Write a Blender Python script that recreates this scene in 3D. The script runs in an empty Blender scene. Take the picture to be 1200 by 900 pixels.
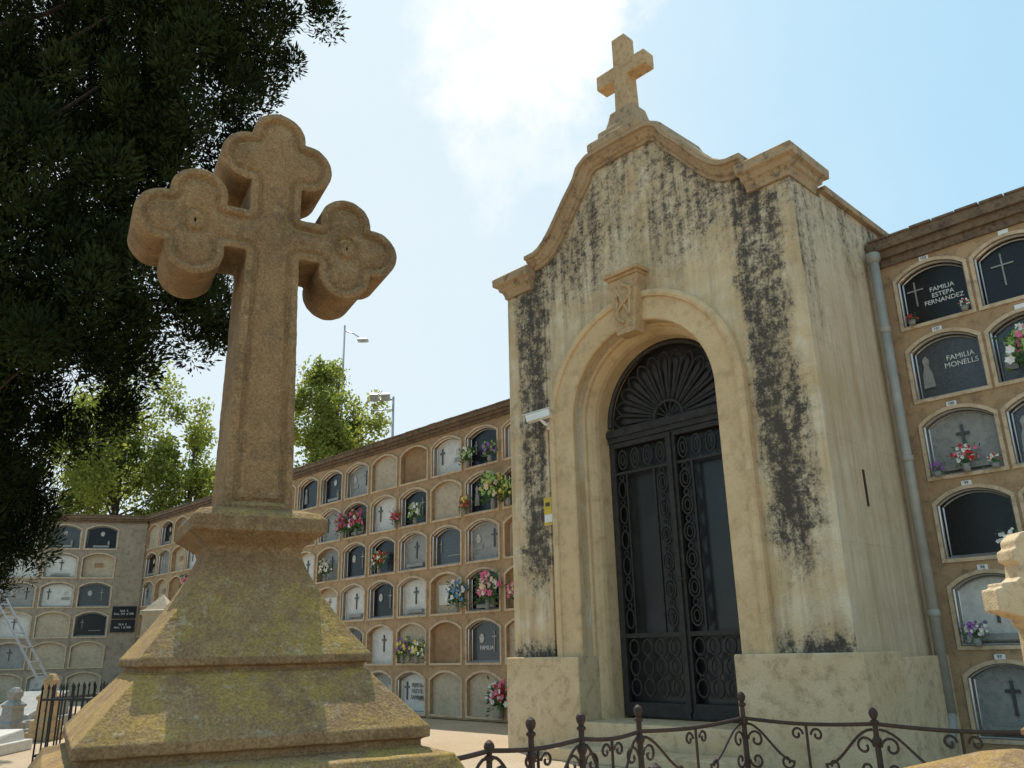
import bpy, math, random
import numpy as np
from mathutils import Vector, Matrix
random.seed(7); rng=np.random.default_rng(7)
scene=bpy.context.scene
scene.view_settings.view_transform='Standard'
try: scene.view_settings.look='None'
except: pass
scene.view_settings.exposure=0
COL=scene.collection

# ------------------------------------------------------------ layout frame
HX,HY=-0.717,0.697          # camera heading in plan
RX,RY=0.697,0.717
EYE=0.9
def site(lat,fwd): return (RX*lat+HX*fwd, RY*lat+HY*fwd)

# ------------------------------------------------------------ node helper
class NM:
    def __init__(s,name):
        s.m=bpy.data.materials.new(name); s.m.use_nodes=True
        s.t=s.m.node_tree; s.n=s.t.nodes; s.l=s.t.links
        s.b=s.n['Principled BSDF']; s.tc=s.n.new('ShaderNodeTexCoord')
        s.co=s.tc.outputs['Object']
    def put(s,sock,v):
        if hasattr(v,'is_linked') or hasattr(v,'links'): s.l.new(v,sock)
        elif isinstance(v,(tuple,list)) and sock.type=='RGBA': sock.default_value=(v[0],v[1],v[2],1)
        else: sock.default_value=v
    def map(s,scale=(1,1,1),loc=(0,0,0),vec=None):
        n=s.n.new('ShaderNodeMapping'); n.inputs['Scale'].default_value=scale; n.inputs['Location'].default_value=loc
        s.l.new(vec or s.co,n.inputs['Vector']); return n.outputs[0]
    def noise(s,scale,detail=5,rough=.6,vec=None,dist=0):
        n=s.n.new('ShaderNodeTexNoise'); n.inputs['Scale'].default_value=scale; n.inputs['Detail'].default_value=detail
        n.inputs['Roughness'].default_value=rough; n.inputs['Distortion'].default_value=dist
        s.l.new(vec or s.co,n.inputs['Vector']); return n.outputs['Fac']
    def ramp(s,f,stops,interp='LINEAR'):
        n=s.n.new('ShaderNodeValToRGB'); n.color_ramp.interpolation=interp
        e=n.color_ramp.elements
        while len(e)<len(stops): e.new(.5)
        for i,(p,c) in enumerate(stops):
            e[i].position=p
            e[i].color=(c,c,c,1) if not isinstance(c,(tuple,list)) else (c[0],c[1],c[2],1)
        s.put(n.inputs['Fac'],f); return n.outputs['Color']
    def mix(s,f,a,b,mode='MIX'):
        n=s.n.new('ShaderNodeMix'); n.data_type='RGBA'; n.blend_type=mode
        s.put(n.inputs[0],f); s.put(n.inputs[6],a); s.put(n.inputs[7],b); return n.outputs[2]
    def math(s,op,a,b=0,c=None,clamp=False):
        n=s.n.new('ShaderNodeMath'); n.operation=op; n.use_clamp=clamp
        s.put(n.inputs[0],a); s.put(n.inputs[1],b)
        if c is not None: s.put(n.inputs[2],c)
        return n.outputs[0]
    def smooth(s,v,a,b,o0=0,o1=1):
        n=s.n.new('ShaderNodeMapRange'); n.interpolation_type='SMOOTHSTEP'
        s.put(n.inputs[0],v); n.inputs[1].default_value=a; n.inputs[2].default_value=b
        n.inputs[3].default_value=o0; n.inputs[4].default_value=o1; return n.outputs[0]
    def sep(s,v=None):
        n=s.n.new('ShaderNodeSeparateXYZ'); s.l.new(v or s.co,n.inputs[0]); return n.outputs
    def comb(s,x,y,z):
        n=s.n.new('ShaderNodeCombineXYZ'); s.put(n.inputs[0],x);s.put(n.inputs[1],y);s.put(n.inputs[2],z); return n.outputs[0]
    def geo(s,k): 
        n=s.n.new('ShaderNodeNewGeometry'); return n.outputs[k]
    def out(s,color,rough=.85,bump=None,bs=.3,bd=.01,metal=0,spec=.3):
        s.put(s.b.inputs['Base Color'],color); s.put(s.b.inputs['Roughness'],rough)
        s.b.inputs['Metallic'].default_value=metal
        s.b.inputs['Specular IOR Level'].default_value=spec
        if bump is not None:
            n=s.n.new('ShaderNodeBump'); n.inputs['Strength'].default_value=bs; n.inputs['Distance'].default_value=bd
            s.l.new(bump,n.inputs['Height']); s.l.new(n.outputs[0],s.b.inputs['Normal'])
        return s.m

def stone(name,a,b,dark,sc=3,bump=.5,bd=.01,rough=.9,dk=.5):
    m=NM(name)
    c=m.mix(m.ramp(m.noise(sc,6,.65),[(.35,0),(.65,1)]),a,b)
    c=m.mix(m.math('MULTIPLY',m.ramp(m.noise(sc*4,8,.7),[(.5,0),(.68,1)]),dk),c,dark)
    g=m.noise(90,3,.6)
    c=m.mix(.35,c,m.ramp(g,[(.3,(.35,.35,.35)),(.7,(.9,.9,.9))]),'SOFT_LIGHT')
    return m.out(c,rough,m.math('ADD',g,m.math('MULTIPLY',m.noise(18,6,.7),1.5)),bump,bd)
def plain(name,c,rough=.5,metal=0,var=.15,sc=8,spec=.4):
    m=NM(name)
    k=m.ramp(m.noise(sc,5,.6),[(.3,tuple(x*(1-var) for x in c)),(.7,tuple(min(1,x*(1+var)) for x in c))])
    return m.out(k,rough,m.noise(40,3),.08,.004,metal,spec)

# facade stone with black crust
def facade_mat(name,side=False):
    m=NM(name); s=m.sep(); x,y,z=s[0],s[1],s[2]
    big=m.noise(.9,5,.6); mid=m.noise(3.2,7,.65)
    if side: A,B_,C=(.66,.53,.37),(.57,.44,.28),(.68,.58,.43)
    else: A,B_,C=(.70,.55,.35),(.61,.44,.24),(.77,.69,.53)
    c=m.mix(m.ramp(big,[(.38,0),(.62,1)]),A,B_)
    c=m.mix(m.ramp(mid,[(.45,0),(.66,.8)]),c,C)
    st=m.noise(1,6,.65,m.map((8,8,.6)))
    fine=m.noise(12,9,.75); grain=m.noise(42,5,.75); blot=m.noise(2.6,6,.7,m.map((1,1,.55)))
    c=m.mix(m.math('MULTIPLY',m.ramp(st,[(.44,0),(.66,1)]),.6),c,(.42,.28,.15))
    c=m.mix(m.math('MULTIPLY',m.ramp(m.noise(5,8,.75),[(.5,0),(.62,1)]),.4),c,(.47,.37,.25))
    if not side:
        ax=m.math('ABSOLUTE',x)
        wob=m.math('MULTIPLY',m.math('SUBTRACT',m.noise(2.2,6,.65),.5),.5)
        axw=m.math('ADD',ax,wob)
        M=m.math('MULTIPLY',m.smooth(axw,1.05,1.27),m.smooth(axw,1.46,1.80,1,0))
        M=m.math('MULTIPLY',M,m.smooth(z,.95,1.9,0,1.0))
        top=m.math('MULTIPLY',m.smooth(z,3.6,5.0,0,.82),m.smooth(ax,.1,.6,.8,1))
        low=m.math('MULTIPLY',m.smooth(z,.86,1.16,.95,0),m.smooth(ax,.95,1.15))
        M=m.math('MAXIMUM',m.math('MAXIMUM',M,top),low)
    else:
        M=m.smooth(z,3.2,4.85,0,.70)
        M=m.math('MAXIMUM',M,m.math('MULTIPLY',m.smooth(y,.7,.1),m.smooth(z,2.4,4.5,0,.82)))
    v=m.math('ADD',m.math('MULTIPLY',fine,.52),m.math('MULTIPLY',st,.30))
    v=m.math('ADD',v,m.math('MULTIPLY',grain,.32))
    v=m.math('ADD',v,m.math('MULTIPLY',blot,.20)); v=m.math('ADD',v,m.math('MULTIPLY',M,.235))
    c=m.mix(m.ramp(v,[(.75,0),(.89,.75)]),c,(.30,.245,.17))
    c=m.mix(m.ramp(v,[(.835,0),(.925,.93)]),c,(.058,.050,.045))
    br=m.n.new('ShaderNodeTexBrick'); br.inputs['Scale'].default_value=1
    br.inputs['Mortar Size'].default_value=.004; br.inputs['Mortar Smooth'].default_value=.5; br.inputs['Brick Width'].default_value=1.5; br.inputs['Row Height'].default_value=.82
    br.inputs['Color1'].default_value=(1,1,1,1);br.inputs['Color2'].default_value=(.97,.97,.97,1);br.inputs['Mortar'].default_value=(.5,.46,.42,1)
    m.l.new(m.comb(m.math('ADD',x,y),z,0),br.inputs['Vector'])
    jf=.22 if side else m.math('MULTIPLY',m.smooth(m.math('ABSOLUTE',x),1.17,1.18),.2)
    c=m.mix(jf,c,br.outputs['Color'],'MULTIPLY')
    h=m.math('ADD',m.math('MULTIPLY',fine,1.4),m.noise(60,4,.6))
    return m.out(c,.92,h,.8,.014)

M_FAC=facade_mat('limestone_facade'); M_SIDE=facade_mat('limestone_side',True)
M_TRIM=stone('dressed_limestone',(.62,.48,.31),(.53,.385,.22),(.24,.18,.12),2.5,.5,.008,dk=.65)
M_CORN=stone('weathered_cornice_stone',(.34,.23,.135),(.43,.305,.18),(.075,.058,.045),3,.6,.012,dk=.85)
M_ARCH=stone('arch_stone',(.64,.47,.275),(.54,.375,.205),(.33,.235,.135),2,.4,.006,dk=.55)
M_KEY=stone('keystone_stone',(.50,.34,.18),(.42,.28,.15),(.16,.11,.07),4,.4,.006,dk=.6)
M_WALL=stone('ochre_niche_plaster',(.43,.285,.16),(.33,.215,.125),(.13,.092,.062),2.2,.45,.008,dk=.6)
M_RIM=stone('pale_niche_rim',(.60,.46,.31),(.48,.36,.235),(.22,.165,.11),4,.3,.005,dk=.6)
M_WALLG=stone('grey_niche_plaster',(.35,.285,.21),(.26,.21,.16),(.11,.09,.07),2.2,.45,.008,dk=.6)
M_WCOR=stone('dark_wall_cornice',(.22,.15,.095),(.14,.095,.065),(.04,.035,.03),6,.7,.015,dk=.8)
M_CONC=stone('body_render',(.5,.42,.3),(.42,.33,.22),(.2,.16,.12),1.5)
M_BLACKST=plain('black_granite',(.014,.015,.016),.22,var=.4,sc=60,spec=.3)
M_DGREY=plain('dark_grey_granite',(.06,.065,.07),.25,var=.4,sc=50,spec=.5)
M_GREY=stone('grey_marble',(.31,.305,.285),(.23,.23,.215),(.14,.13,.12),5,.1,.003,.35)
M_WHITE=stone('white_marble',(.64,.63,.59),(.52,.51,.47),(.3,.29,.27),4,.1,.003,.35,dk=.35)
M_BEIGE=stone('beige_slab',(.48,.40,.29),(.40,.33,.23),(.24,.19,.14),4,.2,.004,.7)
M_BROWN=stone('brown_sealed_slab',(.34,.21,.11),(.26,.16,.088),(.13,.09,.06),3,.3,.006,.9)
M_ALU=plain('aluminium_frame',(.55,.56,.57),.35,.7,.1)
M_IRONB=plain('black_wrought_iron',(.034,.030,.027),.6,.1,.4,14)
M_RUST=stone('rusty_iron',(.055,.032,.022),(.03,.022,.02),(.12,.05,.025),14,.4,.003,.6,dk=.5)
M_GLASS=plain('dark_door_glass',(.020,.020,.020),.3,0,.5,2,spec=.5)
M_PIPE=plain('grey_zinc_pipe',(.34,.32,.28),.6,.1,.18,4)
M_PLAST=plain('white_plastic',(.75,.75,.73),.35,0,.05)
M_LETW=plain('white_lettering',(.7,.7,.68),.5,0,.03)
M_LETD=plain('dark_lettering',(.06,.06,.06),.5,0,.03)
M_SIGNY=plain('yellow_sign_paint',(.60,.42,.05),.5,0,.1)
M_BARK=stone('cypress_bark',(.10,.07,.05),(.06,.045,.035),(.03,.025,.02),9,.9,.03)
M_GALV=plain('galvanised_steel',(.30,.32,.34),.4,.6,.1)
M_PORT=plain('porcelain_portrait',(.45,.42,.38),.3,0,.5,30)

# cross stone with lichen
def lichen_mat():
    m=NM('lichen_covered_sandstone')
    n1=m.noise(4,7,.7); n2=m.noise(20,8,.75); n3=m.noise(170,3,.6)
    c=m.mix(m.ramp(n1,[(.35,0),(.65,1)]),(.27,.165,.078),(.175,.108,.055))
    c=m.mix(m.ramp(n2,[(.50,0),(.68,.5)]),c,(.34,.245,.135))
    c=m.mix(m.ramp(m.noise(7,10,.8),[(.50,0),(.63,.7)]),c,(.078,.056,.038))
    up=m.sep(m.geo('True Normal'))[2]
    ly=m.math('ADD',m.math('MULTIPLY',m.smooth(up,.15,.7),.12),m.noise(7,12,.82))
    c=m.mix(m.ramp(ly,[(.57,0),(.72,.65)]),c,(.44,.285,.06))
    c=m.mix(m.ramp(m.math('ADD',m.math('MULTIPLY',m.smooth(up,.1,.6),.05),m.noise(26,10,.82)),[(.60,0),(.67,.45)]),c,(.44,.38,.27))
    c=m.mix(.6,c,m.ramp(n3,[(.3,(.2,.2,.2)),(.7,(.95,.95,.95))]),'SOFT_LIGHT')
    h=m.math('ADD',m.math('MULTIPLY',m.noise(60,6,.75),1.3),n3)
    return m.out(c,.95,h,.65,.004)
M_LICH=lichen_mat()

# ------------------------------------------------------------ mesh builder
class MB:
    def __init__(s): s.v=[];s.f=[];s.m=[]
    def add(s,vs,fs,mi=0,T=None):
        o=len(s.v)
        if T is not None: vs=[tuple(T@Vector(p)) for p in vs]
        s.v+= [tuple(p) for p in vs]; s.f+=[tuple(i+o for i in f) for f in fs]; s.m+=[mi]*len(fs); return s
    def box(s,x0,x1,y0,y1,z0,z1,mi=0,T=None):
        vs=[(x0,y0,z0),(x1,y0,z0),(x1,y1,z0),(x0,y1,z0),(x0,y0,z1),(x1,y0,z1),(x1,y1,z1),(x0,y1,z1)]
        return s.add(vs,[(0,3,2,1),(4,5,6,7),(0,1,5,4),(1,2,6,5),(2,3,7,6),(3,0,4,7)],mi,T)
    def tube(s,pts,r,n=6,mi=0,closed=False,T=None):
        pts=[Vector(p) for p in pts]; N=len(pts); vs=[];fs=[]
        rr=r if isinstance(r,(list,tuple)) else [r]*N
        ref=None
        for i,p in enumerate(pts):
            if closed: d=pts[(i+1)%N]-pts[i-1]
            else: d=pts[min(i+1,N-1)]-pts[max(i-1,0)]
            d.normalize()
            if ref is None:
                ref=Vector((0,1,0)) if abs(d.y)<.9 else Vector((1,0,0))
            a=(ref-d*ref.dot(d)); 
            if a.length<1e-4: a=d.orthogonal()
            a.normalize(); ref=a; b=d.cross(a)
            for k in range(n):
                t=2*math.pi*k/n; vs.append(tuple(p+(a*math.cos(t)+b*math.sin(t))*rr[i]))
        R=N if closed else N-1
        for i in range(R):
            j=(i+1)%N
            for k in range(n):
                k2=(k+1)%n; fs.append((i*n+k,i*n+k2,j*n+k2,j*n+k))
        if not closed:
            fs.append(tuple(range(n-1,-1,-1))); fs.append(tuple((N-1)*n+k for k in range(n)))
        return s.add(vs,fs,mi,T)
    def lathe(s,prof,n=12,c=(0,0,0),mi=0,T=None):
        vs=[];fs=[]
        for r,z in prof:
            for k in range(n):
                t=2*math.pi*k/n; vs.append((c[0]+r*math.cos(t),c[1]+r*math.sin(t),c[2]+z))
        for i in range(len(prof)-1):
            for k in range(n):
                k2=(k+1)%n; fs.append((i*n+k,i*n+k2,(i+1)*n+k2,(i+1)*n+k))
        fs.append(tuple(range(n-1,-1,-1))); fs.append(tuple((len(prof)-1)*n+k for k in range(n)))
        return s.add(vs,fs,mi,T)
    def sq(s,prof,mi=0,T=None,sx=1,sy=1):
        vs=[];fs=[]
        for w,z in prof: vs+=[(-w*sx,-w*sy,z),(w*sx,-w*sy,z),(w*sx,w*sy,z),(-w*sx,w*sy,z)]
        for i in range(len(prof)-1):
            for k in range(4):
                k2=(k+1)%4; fs.append((i*4+k,i*4+k2,(i+1)*4+k2,(i+1)*4+k))
        fs.append((3,2,1,0)); L=(len(prof)-1)*4; fs.append((L,L+1,L+2,L+3))
        return s.add(vs,fs,mi,T)
    def prism(s,poly,y0,y1,mi=0,T=None):   # poly in xz, ccw seen from -y
        n=len(poly); vs=[(x,y0,z) for x,z in poly]+[(x,y1,z) for x,z in poly]
        fs=[tuple(range(n)),tuple(range(2*n-1,n-1,-1))]+[(i,i+n,(i+1)%n+n,(i+1)%n) for i in range(n)]
        return s.add(vs,fs,mi,T)
    def mesh(s,name,mats,smooth=False):
        me=bpy.data.meshes.new(name); me.from_pydata(s.v,[],s.f)
        for m in mats: me.materials.append(m)
        me.polygons.foreach_set('material_index',s.m)
        if smooth: me.polygons.foreach_set('use_smooth',[True]*len(s.f))
        me.update(); return me
    def obj(s,name,mats,parent=None,loc=(0,0,0),rot=0,smooth=False,bevel=0):
        me=s.mesh(name,mats,smooth); return place(me,name,parent,loc,rot,bevel)
def place(me,name,parent=None,loc=(0,0,0),rot=0,bevel=0):
    o=bpy.data.objects.new(name,me); COL.objects.link(o); o.location=loc; o.rotation_euler=(0,0,rot)
    if parent: o.parent=parent
    if bevel:
        b=o.modifiers.new('bevel','BEVEL'); b.width=bevel; b.segments=2; b.limit_method='ANGLE'; b.angle_limit=math.radians(35)
    return o
def empty(name,loc,rot=0,label=None,cat=None,group=None,scale=1):
    o=bpy.data.objects.new(name,None); COL.objects.link(o); o.location=loc; o.rotation_euler=(0,0,rot); o.scale=(scale,)*3
    o.empty_display_size=.2
    tag(o,label,cat,group); return o
def tag(o,label=None,cat=None,group=None):
    if label:o['label']=label
    if cat:o['category']=cat
    if group:o['group']=group
    return o
def text(body,size,mat,name,parent,loc,rotz=0,align='CENTER',space=1.0):
    cu=bpy.data.curves.new(name,'FONT'); cu.body=body; cu.size=size; cu.align_x=align; cu.align_y='CENTER'; cu.extrude=.002
    cu.space_line=space; cu.resolution_u=3
    t=bpy.data.objects.new('tmp',cu); COL.objects.link(t)
    dg=bpy.context.evaluated_depsgraph_get(); me=bpy.data.meshes.new_from_object(t.evaluated_get(dg))
    bpy.data.objects.remove(t); me.materials.clear(); me.materials.append(mat)
    o=bpy.data.objects.new(name,me); COL.objects.link(o); o.location=loc; o.rotation_euler=(math.pi/2,0,rotz); o.parent=parent
    return o

# ------------------------------------------------------------ ground
def ground():
    m=NM('sandy_cemetery_ground')
    n=m.noise(.6,8,.65); f=m.noise(40,6,.7); g=m.noise(220,2,.5)
    c=m.mix(m.ramp(n,[(.35,0),(.65,1)]),(.56,.46,.33),(.46,.34,.22))
    c=m.mix(m.ramp(f,[(.45,0),(.7,.6)]),c,(.30,.20,.12))
    c=m.mix(.5,c,m.ramp(g,[(.3,(.25,.25,.25)),(.7,(.9,.9,.9))]),'SOFT_LIGHT')
    mat=m.out(c,.95,m.math('ADD',f,g),.6,.02)
    b=MB(); b.add([(-400,-400,0),(400,-400,0),(400,400,0),(-400,400,0)],[(0,1,2,3)])
    o=b.obj('ground',[mat]); o['kind']='structure'
ground()

# ------------------------------------------------------------ mausoleum
XC,YF=-4.54,6.10
maus=empty('mausoleum',(XC,YF,0),0,'weathered cream limestone family mausoleum with curved gable and arched iron door','mausoleum')
R=.845; ZS=3.08; HW=1.75; PIL=1.20; GE=1.36
ctrl=[(0,5.80),(.36,5.79),(.42,5.76),(.46,5.67),(.54,5.57),(.64,5.46),(.75,5.32),(.87,5.17),(.98,5.06),(1.09,4.985),(1.20,4.95),(GE,4.945)]
def topz(ax):
    if ax>GE: return 4.74
    for (a,za),(b,zb) in zip(ctrl,ctrl[1:]):
        if a<=ax<=b: return za+(zb-za)*(ax-a)/(b-a)
    return 4.74
def facade():
    xs=[-HW,-GE-.0001]+[-GE+i*GE/54 for i in range(109)]+[GE+.0001,HW]
    xs+=[R,-R,R*.999,-R*.999,.42,-.42,.46,-.46]; xs=sorted(set(round(x,5) for x in xs))
    def bot(x,inner):
        return ZS+math.sqrt(max(R*R-x*x,0)) if inner else 0.0
    b=MB(); D=.55
    for x0,x1 in zip(xs,xs[1:]):
        inner=abs((x0+x1)/2)<R
        b0,b1=bot(x0,inner),bot(x1,inner); mid=(x0+x1)/2
        if abs(mid)>GE: t0=t1=4.74
        else: t0,t1=topz(min(abs(x0),GE)),topz(min(abs(x1),GE))
        b.add([(x0,0,b0),(x1,0,b1),(x1,0,t1),(x0,0,t0)],[(0,1,2,3)])
        b.add([(x0,D,b0),(x1,D,b1),(x1,D,t1),(x0,D,t0)],[(3,2,1,0)])
        b.add([(x0,0,t0),(x1,0,t1),(x1,D,t1),(x0,D,t0)],[(0,1,2,3)])
        b.add([(x0,0,b0),(x1,0,b1),(x1,D,b1),(x0,D,b0)],[(3,2,1,0)])
    for sx in (-1,1):
        b.add([(sx*R,0,0),(sx*R,0,ZS),(sx*R,D,ZS),(sx*R,D,0)],[(0,1,2,3)])
        b.add([(sx*HW,0,0),(sx*HW,D,0),(sx*HW,D,4.74),(sx*HW,0,4.74)],[(0,1,2,3)],1)
        b.add([(sx*GE,0,4.74),(sx*GE,D,4.74),(sx*GE,D,4.945),(sx*GE,0,4.945)],[(0,1,2,3)])
    b.obj('front_wall',[M_FAC,M_SIDE],maus)
    for sx in (-1,1):
        p=MB(); p.box(min(sx*PIL,sx*(HW+.006)),max(sx*PIL,sx*(HW+.006)),-.022,-.001,.80,4.735)
        o=p.obj('pilaster',[M_FAC],maus,bevel=.006)
facade()
b=MB(); b.box(-HW,HW,.552,2.25,0,4.80); b.obj('rear_wall',[M_SIDE],maus)
b=MB(); b.box(-HW-.05,HW+.05,.58,2.30,4.802,4.875); b.obj('roof',[M_CORN],maus,bevel=.01)
for sx in (-1,1):
    p=MB(); a,c=sorted((sx*(R-.03),sx*(HW+.10)))
    if sx<0: a=-(HW+.02)
    p.box(a,c,-.13,.54,0,.845)
    p.obj('plinth',[M_TRIM],maus,bevel=.012)
b=MB(); b.box(HW+.002,HW+.08,.56,2.24,0,.80); b.obj('side_plinth',[M_TRIM],maus,bevel=.01)
st_=empty('door_steps',(0,0,0)); st_.parent=maus
b=MB(); b.box(-R+.035,R-.035,-.10,.54,.0,.29); b.obj('door_step',[M_TRIM],st_,bevel=.01)
b=MB(); b.box(-.95,.95,-.45,-.134,0,.10); b.obj('door_step',[M_TRIM],st_,bevel=.01)
def arch_sweep(b,prof,zlow,n=48):
    path=[('j',1,zlow),('j',1,ZS)]+[('a',math.pi*i/n,0) for i in range(1,n)]+[('j',-1,ZS),('j',-1,zlow)]
    vs=[];m=len(prof)
    for k,a,z in path:
        for r,y in prof:
            if k=='j': vs.append((a*r,y,z))
            else: vs.append((r*math.cos(a),y,ZS+r*math.sin(a)))
    fs=[]
    for i in range(len(path)-1):
        for k in range(m):
            k2=(k+1)%m; fs.append((i*m+k,i*m+k2,(i+1)*m+k2,(i+1)*m+k))
    fs.append(tuple(range(m-1,-1,-1))); fs.append(tuple((len(path)-1)*m+k for k in range(m)))
    b.add(vs,fs)
b=MB()
arch_sweep(b,[(R-.012,.02),(R-.012,-.03),(R+.0,-.045),(1.055,-.050),(1.06,-.075),(1.085,-.085),(1.115,-.08),(1.13,-.06),(1.13,.02)],.846)
b.obj('arch_surround',[M_ARCH],maus)
b=MB()
arch_sweep(b,[(R-.002,.12),(R-.002,.54),(R-.085,.54),(R-.085,.28),(R-.075,.235),(R-.05,.19),(R-.030,.165),(R-.026,.13)],.29)
b.obj('door_reveal',[M_ARCH],maus)
b=MB(); b.prism([(-.11,3.78),(.11,3.78),(.18,4.36),(-.18,4.36)],-.15,.0)
b.prism([(-.075,3.84),(.075,3.84),(.13,4.31),(-.13,4.31)],-.155,-.151)
b.box(-.19,.19,-.17,0,4.362,4.39); b.box(-.215,.215,-.20,0,4.392,4.43)
k=b.obj('keystone',[M_KEY],maus,bevel=.004)
b=MB()
Yk=-.160
b.tube([(-.07,Yk,3.95),(-.085,Yk,4.25)],.018); b.tube([(-.085,Yk,4.25),(.065,Yk,3.95)],.018); b.tube([(.065,Yk,3.95),(.085,Yk,4.25)],.018)
S=[(.10*math.sin(t*2*math.pi)*(-1)*(.7+.4*t),Yk-.010,3.88+.40*t) for t in [i/24 for i in range(25)]]; b.tube(S,.017)
b.obj('monogram',[M_KEY],k)
def gable():
    xs=[-GE+i*GE/68 for i in range(137)]+[.42,-.42,.46,-.46]; xs=sorted(set(round(x,4) for x in xs))
    path=[(x,topz(min(abs(x),GE))) for x in xs]
    prof=[(.545,0),(-.03,0),(-.03,.030),(-.055,.040),(-.075,.070),(-.10,.09),(-.105,.108),(-.14,.112),(-.14,.155),(-.11,.175),(.545,.19)]
    vs=[];fs=[];n=len(prof);N=len(path)
    for i,(x,z) in enumerate(path):
        j0,j1=max(i-2,0),min(i+2,N-1)
        dx=path[j1][0]-path[j0][0]; dz=path[j1][1]-path[j0][1]; L=math.hypot(dx,dz); nx,nz=-dz/L,dx/L
        if i in(0,N-1): nx,nz=0,1
        for (o,u) in prof: vs.append((x+nx*u,o,z+.002+nz*u))
    for i in range(N-1):
        for k in range(n): 
            k2=(k+1)%n; fs.append((i*n+k,(i+1)*n+k,(i+1)*n+k2,i*n+k2))
    fs.append(tuple(range(n))); fs.append(tuple((N-1)*n+k for k in range(n-1,-1,-1)))
    b=MB(); b.add(vs,fs); b.obj('gable_cornice',[M_CORN],maus)
gable()
for sx in (-1,1):
    b=MB(); prof=[(.0,4.737),(.02,4.737),(.025,4.775),(.045,4.815),(.07,4.83),(.08,4.87),(.125,4.89),(.13,4.975),(.10,5.0),(.0,5.02)]
    vs=[];fs=[]
    for p,z in prof:
        a,c=sorted((sx*(GE+.005-p*.35),sx*(HW+p*.9))); vs+=[(a,-.03-p,z),(c,-.03-p,z),(c,.42+p,z),(a,.42+p,z)]
    for i in range(len(prof)-1):
        for q in range(4): fs.append((i*4+q,i*4+(q+1)%4,(i+1)*4+(q+1)%4,(i+1)*4+q))
    fs.append((3,2,1,0)); L=(len(prof)-1)*4; fs.append((L,L+1,L+2,L+3))
    b.add(vs,fs); b.obj('shoulder_cornice',[M_CORN],maus,bevel=.004)
b=MB(); b.sq([(.36,5.95),(.36,6.04),(.33,6.06),(.27,6.08),(.26,6.17),(.20,6.20),(.17,6.30),(.15,6.40),(.0001,6.40)],T=Matrix.Translation((0,.14,0)),sy=.8)
ped=b.obj('cross_pedestal',[M_CORN],maus,bevel=.01)
b=MB(); w=.088
poly=[(-w*1.15,6.39),(w*1.15,6.39),(w,6.81),(.33,6.81),(.33,6.99),(w,6.99),(w,7.34),(-w,7.34),(-w,6.99),(-.33,6.99),(-.33,6.81),(-w,6.81)]
b.prism(poly,.05,.225); b.obj('roof_cross',[M_KEY],maus,bevel=.012)
# door
door=empty('door',(0,0,0)); door.parent=maus; 
YD=.44; RD=R-.088
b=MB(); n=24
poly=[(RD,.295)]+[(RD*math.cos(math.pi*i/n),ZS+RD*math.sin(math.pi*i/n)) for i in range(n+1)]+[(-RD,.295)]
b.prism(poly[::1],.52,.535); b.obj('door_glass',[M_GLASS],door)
b=MB()
b.tube([((RD-.02)*math.cos(math.pi*i/32),YD,ZS+(RD-.02)*math.sin(math.pi*i/32)) for i in range(33)],.028,6)
TZ=ZS-.06
b.box(-RD,RD,YD-.035,YD+.045,TZ-.11,TZ+.03); b.box(-RD,RD,YD-.055,YD-.036,TZ-.055,TZ+.01); 
P=lambda r,a:(r*math.cos(a),YD,TZ+.03+r*math.sin(a))
for i in range(13):
    a0=math.pi*i/13; a1=math.pi*(i+1)/13; am=(a0+a1)/2
    b.tube([P(.17,a0+.02),P(.40,a0+.012),P(.60,a0+.012)]+[P(.60+.075*math.sin(math.pi*j/6),a0+.012+(a1-a0-.024)*j/6) for j in range(1,6)]+[P(.60,a1-.012),P(.40,a1-.012),P(.17,a1-.02)],.010,5)
    b.prism([(P(.18,am-.03)[0],P(.18,am-.03)[2]),(P(.56,am-.05)[0],P(.56,am-.05)[2]),(P(.61,am)[0],P(.61,am)[2]),(P(.56,am+.05)[0],P(.56,am+.05)[2]),(P(.18,am+.03)[0],P(.18,am+.03)[2])][::1],YD+.006,YD+.016)
b.tube([(.17*math.cos(math.pi*i/16),YD,TZ+.03+.17*math.sin(math.pi*i/16)) for i in range(17)],.018,5)
for i in range(1,7):
    a=math.pi*i/7; b.tube([(.0,YD,TZ+.03),(.17*math.cos(a),YD,TZ+.03+.17*math.sin(a))],.008,5)
b.obj('fanlight_grille',[M_IRONB],door)
LT=TZ-.115
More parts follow.
